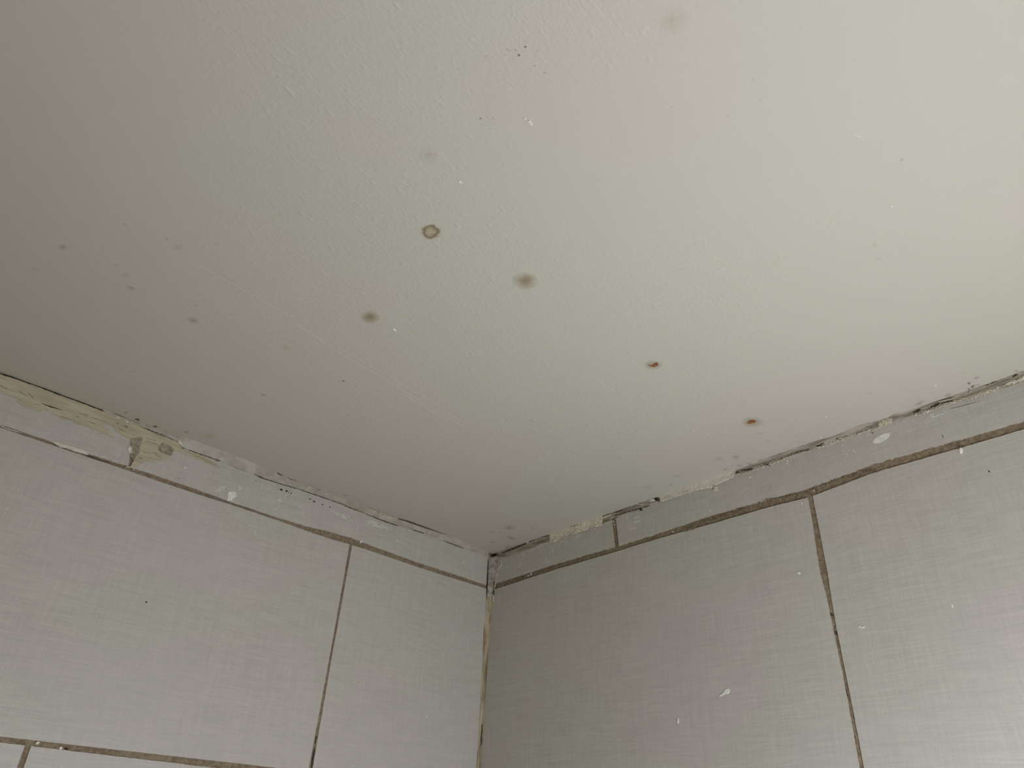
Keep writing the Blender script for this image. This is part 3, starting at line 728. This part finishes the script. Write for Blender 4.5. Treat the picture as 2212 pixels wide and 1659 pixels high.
# ------------------------------------------------------------------ old plaster and dirt on the left border course
p1 = patch('plaster_patch', 'l', cr(1, [(-120,170),(0,212),(200,275),(600,415),(1000,565),(1300,670),(1700,828),(1850,890),(2212,1015),(2230,1190),(2080,1245),(2040,1235),(1950,1180),(1840,1110),(1780,1030),(1700,1000),(1640,1020),(1640,1060),(1740,1100),(1690,1118),(1830,1235),(1640,1160),(1500,1090),(1320,1030),(1180,992),(1175,938),(1080,945),(1000,930),(820,830),(680,780),(640,805),(480,760),(330,700),(260,650),(335,622),(160,560),(0,490),(-120,440)]), M_PLASTER, 0.0007, 0.0005, 0.0009, 3)
p1['label'] = 'bare yellowish plaster band with a torn lower edge'; p1['category'] = 'plaster'
tag(p1, 'long band of bare yellowish plaster with torn edge, top of the left wall', 'plaster patch', 'old plaster on the left wall')
p2 = patch('plaster_patch', 'l', cr(2, [(230,420),(300,320),(480,400),(640,470),(720,510),(860,570),(1000,630),(1200,700),(1260,795),(1400,865),(1560,905),(1700,965),(1840,1065),(1880,1120),(1700,1040),(1550,990),(1400,925),(1250,860),(1150,835),(1110,790),(1030,740),(960,722),(925,760),(890,800),(950,830),(900,850),(1060,920),(1080,950),(1000,990),(850,1010),(870,1040),(700,1000),(600,1060),(500,1110),(440,1100),(500,1000),(540,930),(590,870),(600,760),(640,660),(620,625),(550,640),(440,640),(300,520)]), M_PLASTER, 0.0009, 0.0006, 0.0009, 13)
tag(p2, 'ragged yellow plaster patch crumbling over the tile joint on the left wall', 'plaster patch', 'old plaster on the left wall')
patch('plaster_dirt', 'l', cr(2, [(460,660),(600,612),(640,640),(600,740),(590,860),(540,920),(500,1000),(480,960),(440,900),(480,820),(450,740)]), M_PLASTERDIRT, 0.0011, 0.0005, 0.0009, 5, wall_left)
patch('plaster_dirt', 'l', cr(2, [(890,800),(920,740),(980,700),(1040,740),(1110,790),(1140,830),(1120,900),(1090,920),(960,870),(900,830)]), M_PLASTERDIRT, 0.0011, 0.0012, 0.0006, 6, wall_left)
for k_, st_ in enumerate([(cr(2, [(690,690),(800,710),(900,760),(940,780)]), 2.0), (cr(2, [(720,870),(900,890)]), 1.2), (cr(2, [(760,950),(860,990)]), 1.2), (cr(2, [(590,950),(640,970)]), 4.0), (cr(2, [(700,640),(850,680)]), 1.2), (cr(2, [(840,910),(960,960)]), 1.4),
    (cr(2, [(650,860),(760,900)]), 1.3), (cr(2, [(800,560),(1000,640)]), 1.0), (cr(2, [(230,390),(270,420)]), 3.0),
    (cr(1, [(450,520),(530,600)]), 2.0), (cr(1, [(640,670),(800,740),(1000,790)]), 1.1), (cr(1, [(720,760),(760,775)]), 2.4), (cr(1, [(1250,820),(1330,860),(1400,880)]), 2.6), (cr(1, [(1350,840),(1400,870)]), 1.4),
    (cr(1, [(1450,900),(1700,980)]), 1.4), (cr(1, [(1440,980),(1520,1010)]), 1.8), (cr(1, [(300,480),(420,560)]), 1.1), (cr(1, [(950,880),(1150,950)]), 1.0), (cr(1, [(1900,1090),(2000,1120)]), 1.6), (cr(1, [(0,400),(120,450)]), 1.0), (cr(1, [(560,690),(640,710)]), 1.4), (cr(1, [(1220,880),(1260,900)]), 1.8)]):
    lines('plaster_dirt', 'l', [st_], M_PLASTERDIRT, p1, h_out=0.0013, seed=33 + k_)
lines('plaster_dirt', 'l', [(cr(2, [(1450,930),(1560,945),(1700,1010),(1800,1080)]), 1.4)], M_PLASTERDIRT, p2, h_out=0.0012, seed=43)
tag(patch('plaster_flake', 'l', cr(2, [(405,815),(430,770),(480,795),(475,860),(445,895),(405,850)]), M_CREAM, 0.0014, 0.0003, 0.0008, 9), 'small pale plaster flake left of the dirty tile joint', 'plaster flake')
tag(patch('plaster_flake', 'l', cr(1, [(815,1290),(900,1288),(1100,1350),(1300,1408),(1412,1460),(1400,1500),(1300,1472),(1180,1442),(1060,1392),(960,1372),(880,1325)]), M_WHITE, 0.0012, 0.0004, 0.0008, 10), 'long pale flake stuck in the joint below the plaster band', 'plaster flake')
tag(patch('filler_chunk', 'l', cr(2, [(1195,700),(1210,668),(1330,698),(1352,718),(1310,742),(1278,772),(1222,735)]), M_WHITE, 0.0030, 0.0004, 0.0008, 11), 'white chunk of filler on the bead, right of the crumbling plaster patch', 'filler')
tag(patch('filler_chunk', 'r', cr(6, [(1640,665),(1690,675),(1692,740),(1698,752),(1632,745),(1655,710)]), M_WHITE, 0.0022, 0.0002, 0.0008, 12), 'white filler chip hanging below the right edge of the white filler', 'filler')
tag(patch('filler_chunk', 'r', cr(6, [(612,905),(650,872),(690,872),(706,892),(680,908),(640,920)]), M_WHITE, 0.0038, 0.0002, 0.0008, 14), 'rounded white filler bit beside the dark hole on the right edge', 'filler')
sm = lambda name, pl, k, pts, mat, par=None, h=0.0004, amp=0.0004, seed=3: patch(name, pl, cr(k, pts), mat, h, amp, 0.0008, seed, par)
ell = lambda k, x, y, a, b, r_=0.0: [(x + a*math.cos(t_)*math.cos(r_) - b*math.sin(t_)*math.sin(r_), y + a*math.cos(t_)*math.sin(r_) + b*math.sin(t_)*math.cos(r_)) for t_ in [2*math.pi*i/14 for i in range(14)]]
sm('paint_fleck', 'l', 2, ell(2, 255, 318, 42, 16, .35), M_WHITE, wall_left, 0.0014, 0.0002, 4)
sm('paint_fleck', 'l', 2, ell(2, 395, 380, 30, 15, .2), M_WHITE, wall_left, 0.0014, 0.0002, 5)
sm('paint_fleck', 'l', 2, ell(2, 1330, 1110, 22, 10, 0), M_FLECK, wall_left, 0.0004, 0.0002, 6)
lines('paint_ridge', 'l', [(cr(1, [(-60,1000),(0,1022),(100,1072),(220,1108),(340,1145)]), 1.7), (cr(1, [(210,1110),(205,1140)]), 1.0), (cr(1, [(960,1375),(965,1410)]), 1.2), (cr(2, [(360,1110),(420,1092),(490,1115),(515,1145),(460,1152)]), 1.8), (cr(3, [(240,905),(310,925),(385,955)]), 1.2)], M_WHITE, wall_left, h_out=0.0008, seed=18)
lines('crack', 'l', [(cr(1, [(340,1150),(420,1170)]), 2.4), (cr(1, [(880,1330),(1060,1400),(1300,1485),(1500,1545),(1800,1650)]), 1.5), (cr(2, [(-60,990),(150,1060),(380,1130)]), 1.2), (cr(2, [(1700,1560),(1950,1650)]), 1.2), (cr(3, [(0,838),(220,905)]), 1.3), (cr(3, [(380,960),(560,1020),(700,1072)]), 1.4), (cr(2, [(360,1070),(430,1090)]), 1.8)], M_PLASTERDIRT, wall_left, h_out=0.0006, seed=19)

G_SP = 'white paint splashes on the left wall'
tag(sm('paint_splash', 'l', 3, [(225,800),(250,755),(330,750),(380,790),(360,840),(310,870),(300,900),(220,905),(235,850)], M_FLECK, None, 0.0007, 0.0003, 7), 'largest white paint splash on the left border tiles', 'paint splash', G_SP)
tag(sm('paint_splash', 'l', 3, [(25,742),(60,720),(110,700),(80,660),(140,680),(205,648),(195,700),(252,725),(180,735),(140,762),(90,742),(40,758)], M_SMEAR, None, 0.00012, 0.0005, 8), 'star-shaped thin white splash left of the largest splash', 'paint splash', G_SP)
tag(sm('paint_splash', 'l', 3, [(368,690),(420,663),(465,680),(452,722),(400,732)], M_SMEAR, None, 0.00012, 0.0004, 9), 'small round thin splash right above the largest splash', 'paint splash', G_SP)
tag(sm('paint_splash', 'l', 3, [(1020,880),(1060,852),(1098,890),(1100,930),(1085,962),(1055,930)], M_SMEAR, None, 0.00012, 0.0004, 10), 'pale paint dab under the row of black specks', 'paint splash', G_SP)
tag(patch('paint_drop', 'l', cr(4, [(558,1132),(565,1100),(588,1085),(606,1098),(588,1135)]), M_FLECK, 0.0016, 0.0001, 0.0008, 3), 'bright white paint drop on the brown joint above the left vertical joint', 'paint drop')
for k, pts, sd in [(4, [(640,780),(730,762),(850,790),(880,830),(960,832),(1020,870),(1140,950),(1060,930),(980,880),(900,900),(800,860),(700,820)], 5),
                   (4, [(130,620),(260,660),(400,700),(460,790),(420,800),(320,740),(200,680)], 6), (4, ell(4, 1190, 1105, 60, 14, .5), 7),
                   (3, ell(3, 1180, 835, 60, 16, .3), 8), (3, ell(3, 995, 1025, 28, 14, .6), 9), (3, [(1405,1100),(1412,1040),(1425,1045),(1430,1095),(1560,1130),(1440,1110)], 10),
                   (3, [(640,1380),(690,1350),(705,1370),(690,1410),(712,1475),(680,1465),(670,1420)], 11), (4, ell(4, 545, 872, 12, 20, .4), 12), (4, ell(4, 1840, 1260, 26, 7, .9), 13),
                   (4, ell(4, 1790, 1250, 22, 6, .9), 13), (4, ell(4, 1870, 1285, 22, 6, .9), 15), (4, ell(4, 2000, 1330, 12, 12, 0), 14), (4, ell(4, 1515, 1250, 16, 8, .6), 16), (9, ell(9, 750, 800, 14, 8, .5), 17), (9, ell(9, 750, 870, 34, 12, .9), 18), (9, ell(9, 735, 855, 30, 8, .2), 19)]:
    sm('paint_smear', 'l', k, pts, M_SMEAR, wall_left, 0.00009, 0.0007, sd)
for k, x, y, a, b in [(3,1090,722,24,14),(3,1172,742,16,18),(3,1246,780,11,12),(3,1205,765,8,6),(3,1045,715,8,6),(3,1548,868,22,8),(3,1612,910,24,11),(3,1742,955,20,8),(3,1868,1000,14,6),(3,552,518,9,6),(3,686,586,11,5),(4,95,556,14,7),(2,1218,1280,9,7),(2,1105,1425,8,6)]:
    sm('mold_speck', 'l', k, ell(k, x, y, a, b, .3), M_DARK, wall_left, 0.0003, 0.0003, x)

# marks on the right border course
G_SR = 'white paint marks on the right border tiles'
tag(sm('paint_smear', 'r', 5, [(555,1195),(640,1182),(740,1142),(900,1062),(1000,1012),(1130,950),(1130,885),(1040,925),(960,978),(820,1058),(720,1085),(650,1130)], M_SMEAR, None, 0.00015, 0.0005, 4), 'long white smear on the border tile just right of the corner', 'paint smear', G_SR)
tag(sm('paint_splash', 'r', 5, [(1455,930),(1470,890),(1530,850),(1600,840),(1560,890),(1545,930),(1500,925)], M_SMEAR, None, 0.00012, 0.0003, 5), 'small white dab left of the short joint in the right border', 'paint splash', G_SR)
tag(patch('paint_splash', 'r', [(1884,956),(1890,948),(1900,941),(1912,936),(1922,934),(1922,941),(1914,949),(1902,956),(1892,958)], M_FLECK, 0.0003, 0.0003, 0.0008, 6), 'wide white splash on the right border above the vertical joint', 'paint splash', G_SR)
tag(sm('paint_splash', 'r', 6, [(330,1215),(400,1210),(470,1200),(440,1240),(380,1258)], M_SMEAR, None, 0.00012, 0.0004, 7), 'white dab right of the short joint in the right border', 'paint splash', G_SR)
tag(sm('paint_splash', 'r', 6, [(1555,1050),(1580,1030),(1620,1060),(1610,1090),(1580,1085)], M_SMEAR, None, 0.00012, 0.0002, 8), 'roundish pale spot on the border below the white filler', 'paint splash', G_SR)
tag(sm('paint_splash', 'r', 8, [(750,962),(790,945),(880,962),(960,920),(1000,885),(1030,920),(960,962),(850,998),(770,1022)], M_SMEAR, None, 0.00015, 0.0003, 9), 'crinkled pale paint flake high on the far right of the border', 'paint flake', G_SR)
tag(patch('paint_drop', 'r', cr(8, ell(8, 1250, 1516, 30, 48, 0.05)), M_FLECK, 0.0022, 0.0, 0.0008, 3, inset=0.0008, smooth=True), 'bright white paint drop hanging just under the right brown joint', 'paint drop')
for k, pts, sd in [(6, ell(6, 395, 1160, 60, 24, -.2), 1), (6, ell(6, 250, 1170, 28, 34, .2), 2), (6, ell(6, 350, 1330, 60, 26, -.2), 3), (6, ell(6, 133, 1205, 8, 18, 0), 4), (6, ell(6, 558, 1120, 8, 16, 0), 5), (6, ell(6, 530, 1335, 20, 10, .4), 6),
                   (6, ell(6, 1352, 1045, 9, 12, 0), 7), (5, ell(5, 1125, 1085, 10, 46, .1), 8), (5, ell(5, 1085, 1140, 10, 26, .2), 9), (5, ell(5, 960, 1120, 36, 9, .8), 10), (5, ell(5, 1180, 1055, 18, 16, 0), 11), (5, ell(5, 1035, 1238, 13, 13, 0), 12),
                   (5, ell(5, 1820, 855, 8, 30, -.3), 13), (5, ell(5, 1290, 960, 40, 10, -.3), 14), (5, ell(5, 1350, 950, 14, 22, .1), 15), (5, ell(5, 620, 1320, 22, 50, .5), 16), (8, ell(8, 1610, 900, 120, 40, -.3), 17), (8, ell(8, 1615, 680, 22, 12, -.2), 18), (8, ell(8, 700, 1010, 40, 9, -.4), 19),
                   (7, ell(7, 420, 1420, 130, 40, -.45), 20), (7, ell(7, 1610, 765, 28, 10, -.2), 21)]:
    sm('paint_smear', 'r', k, pts, M_SMEAR if sd not in (17, 20) else M_THIN, wall_right, 0.00009, 0.0007, sd)
lines('scratch', 'r', [(cr(6, [(630,985),(672,1055)]), 1.4), (cr(6, [(660,1060),(620,1160),(590,1260),(545,1335)]), 1.2), (cr(7, [(820,1232),(960,1118)]), 0.9), (cr(7, [(1040,1252),(1160,1160)]), 0.9), (cr(7, [(150,1478),(300,1360)]), 1.0), (cr(7, [(500,1412),(580,1350)]), 0.9),
    (cr(8, [(950,1258),(985,1300),(975,1325)]), 0.9), (cr(8, [(350,1590),(370,1530),(480,1450)]), 1.2), (cr(8, [(1800,740),(1830,700)]), 1.0), (cr(8, [(330,1055),(460,1000)]), 0.9), (cr(8, [(560,1110),(620,1160)]), 0.8), (cr(8, [(490,1170),(570,1120)]), 0.8), (cr(8, [(1060,880),(1300,830),(1600,740)]), 1.0),
    (cr(6, [(1380,1190),(1560,1060)]), 0.9), (cr(6, [(1450,1060),(1560,1030)]), 0.7), (cr(7, [(1000,1060),(1210,1010)]), 0.7), (cr(7, [(0,1500),(120,1440)]), 0.9), (cr(5, [(560,1380),(700,1260)]), 0.9), (cr(5, [(850,1280),(980,1240)]), 0.8)],
    M_SMEAR, wall_right, h_out=0.00008, amp=0.0002, seed=51)
for k, x, y, a, b, r_ in [(7,1805,842,24,10,.7),(7,1686,895,12,7,.6),(7,1636,846,9,6,.6),(7,150,1262,12,12,0),(7,740,1000,9,10,0),(7,738,1045,9,9,0),(5,790,1480,12,18,.3),(5,745,1500,14,8,-.3),(7,1165,1472,10,12,0),(6,980,1392,24,8,.6)]:
    sm('paint_fleck', 'r', k, ell(k, x, y, a, b, r_), M_FLECK if k != 6 else M_CREAM, wall_right, 0.0007, 0.0001, int(x))
for k, x, y, a, b in [(5,660,1523,16,9),(5,210,1285,22,18),(5,118,1215,13,10),(6,480,1042,18,16),(7,2100,555,9,7),(7,1688,620,12,7)]:
    sm('mold_speck', 'r', k, ell(k, x, y, a, b, .3), M_DARK, wall_right, 0.0018, 0.0002, x)

# flecks and specks on the big tiles
G_FR = 'white paint flecks on the right wall tiles'
for poly, pl, mat, nm, lab, g in [
    (ell(0, 1726, 1238, 3.6, 2.6), 'r', M_FLECK, 'paint_fleck', 'tiny white fleck left of the right vertical joint', G_FR),
    ([(1851,1353),(1858,1351),(1862,1355),(1867,1352),(1868,1356),(1860,1358),(1855,1355)], 'r', M_FLECK, 'paint_fleck', 'curled white fleck just right of the vertical joint', G_FR),
    ([(2054,1306),(2058,1307),(2060,1314),(2057,1313)], 'r', M_FLECK, 'paint_fleck', 'slim white fleck on the tile farthest right', G_FR),
    ([(1552,1504),(1562,1497),(1566,1490),(1573,1487),(1577,1491),(1574,1498),(1566,1500),(1556,1505)], 'r', M_FLECK, 'paint_splash', 'white splash with a thin tail, lower middle of the right wall', G_FR),
    (ell(0, 1465, 1557, 2.2, 6), 'r', M_FLECK, 'paint_fleck', 'faint upright white fleck low on the right wall', G_FR),
    (ell(0, 1732, 1087, 1.5, 1.5), 'r', M_FLECK, 'paint_fleck', 'pinpoint white fleck close under the right brown joint', G_FR),
    (ell(0, 81, 1605, 5, 3, -.5), 'l', M_FLECK, 'paint_fleck', 'white fleck on the lower left joint, left one', 'flecks on the lower left joint'),
    (ell(0, 131, 1616, 4, 3, -.4), 'l', M_FLECK, 'paint_fleck', 'white fleck on the lower left joint beside the black speck', 'flecks on the lower left joint'),
    (ell(0, 144, 1618, 4, 2.4, .3), 'l', M_DARK, 'dirt_speck', 'black speck on the lower left joint', None),
    (ell(0, 316, 1301, 2.4, 1.8), 'l', M_DARK, 'dirt_speck', 'lone black speck in the middle of the large left tile', None),
    (ell(0, 921, 1548, 2, 1.8), 'l', M_FLECK, 'paint_fleck', 'tiny white dot low on the narrow tile beside the corner', None),
    ([(2133,1016),(2137,1017),(2140,1021),(2136,1020)], 'r', M_DARK, 'dirt_speck', 'lone black speck on the upper right tile', None),
    (ell(0, 1797, 1328, 2.0, 2.0), 'r', M_DARK, 'dirt_speck', 'black speck on the right vertical joint, upper one', 'black specks on the right vertical joint'),
    (ell(0, 1807, 1368, 1.8, 3.0), 'r', M_DARK, 'dirt_speck', 'black speck on the right vertical joint, lower one', 'black specks on the right vertical joint')]:
    on_joint = lab.find('joint') > 0 and ('on the' in lab)
    o = patch(nm, pl, poly, mat, 0.0006, 0.00008, 0.0008, int(poly[0][0]), base=-0.0016 if on_joint else -0.0004)
    tag(o, lab, 'paint fleck' if 'paint' in nm else 'dirt speck', g)
lines('crack', 'l', [([(684, 1590), (681, 1606)], 2.5), ([(680, 1618), (676, 1640), (672, 1672)], 3.2)], M_DARK, wall_left, h_out=-0.0002, seed=9)
lines('crack', 'r', [([(1828, 1488), (1833, 1512)], 1.6), ([(1846, 1590), (1850, 1602)], 1.6)], M_DARK, wall_right, h_out=-0.0002, seed=9)

# brush ridges and bits of grit in the ceiling paint
lines('brush_ridge', 'c', [([(430, 572), (500, 612), (560, 646), (650, 698)], 1.6), ([(730, 748), (800, 790), (900, 848), (960, 880)], 1.3), ([(690, 735), (760, 778), (860, 836)], 1.1), ([(800, 800), (900, 862), (1010, 915)], 1.2),
    ([(733, 690), (741, 695)], 2.2), ([(740, 716), (752, 722)], 1.8), ([(1535, 550), (1570, 568), (1610, 585)], 1.4), ([(1640, 556), (1700, 590)], 1.0), ([(870, 850), (960, 905)], 1.0), ([(690, 575), (712, 602)], 1.0), ([(905, 868), (1000, 920)], 0.9), ([(640, 700), (720, 750)], 0.9)],
    M_CEIL, ceiling, h=0.00012, amp=0.00004, seed=61)
lines('paint_fleck', 'c', [([(1839, 285), (1852, 292), (1866, 301)], 2.2), ([(1142, 260), (1150, 270)], 4.5), ([(1132, 254), (1136, 257)], 3.0), ([(849, 710), (856, 715)], 3.0), ([(991, 391), (998, 395)], 2.4), ([(2018, 831), (2023, 834)], 2.6), ([(1922, 442), (1928, 448)], 2.6), ([(1782, 899), (1786, 901)], 2.0), ([(1771, 943), (1775, 946)], 2.2)],
    M_FLECK, ceiling, h=0.0007, amp=0.0001, seed=62)
lines('paint_grit', 'c', [([(x, y), (x+7, y+5)], 2.2) for x, y in [(1362,190),(1375,22),(1320,205),(1435,205),(1505,10),(1355,62),(1510,60),(1530,90),(1410,190),(1640,215),(1660,290),(1690,545),(1682,555),(1670,560),(1890,415),(1905,430),(1780,470),(1795,480),(1570,250),(1625,170),(1450,230),(1320,305)]],
    M_CEIL, ceiling, h=0.0002, amp=0.00005, seed=63)
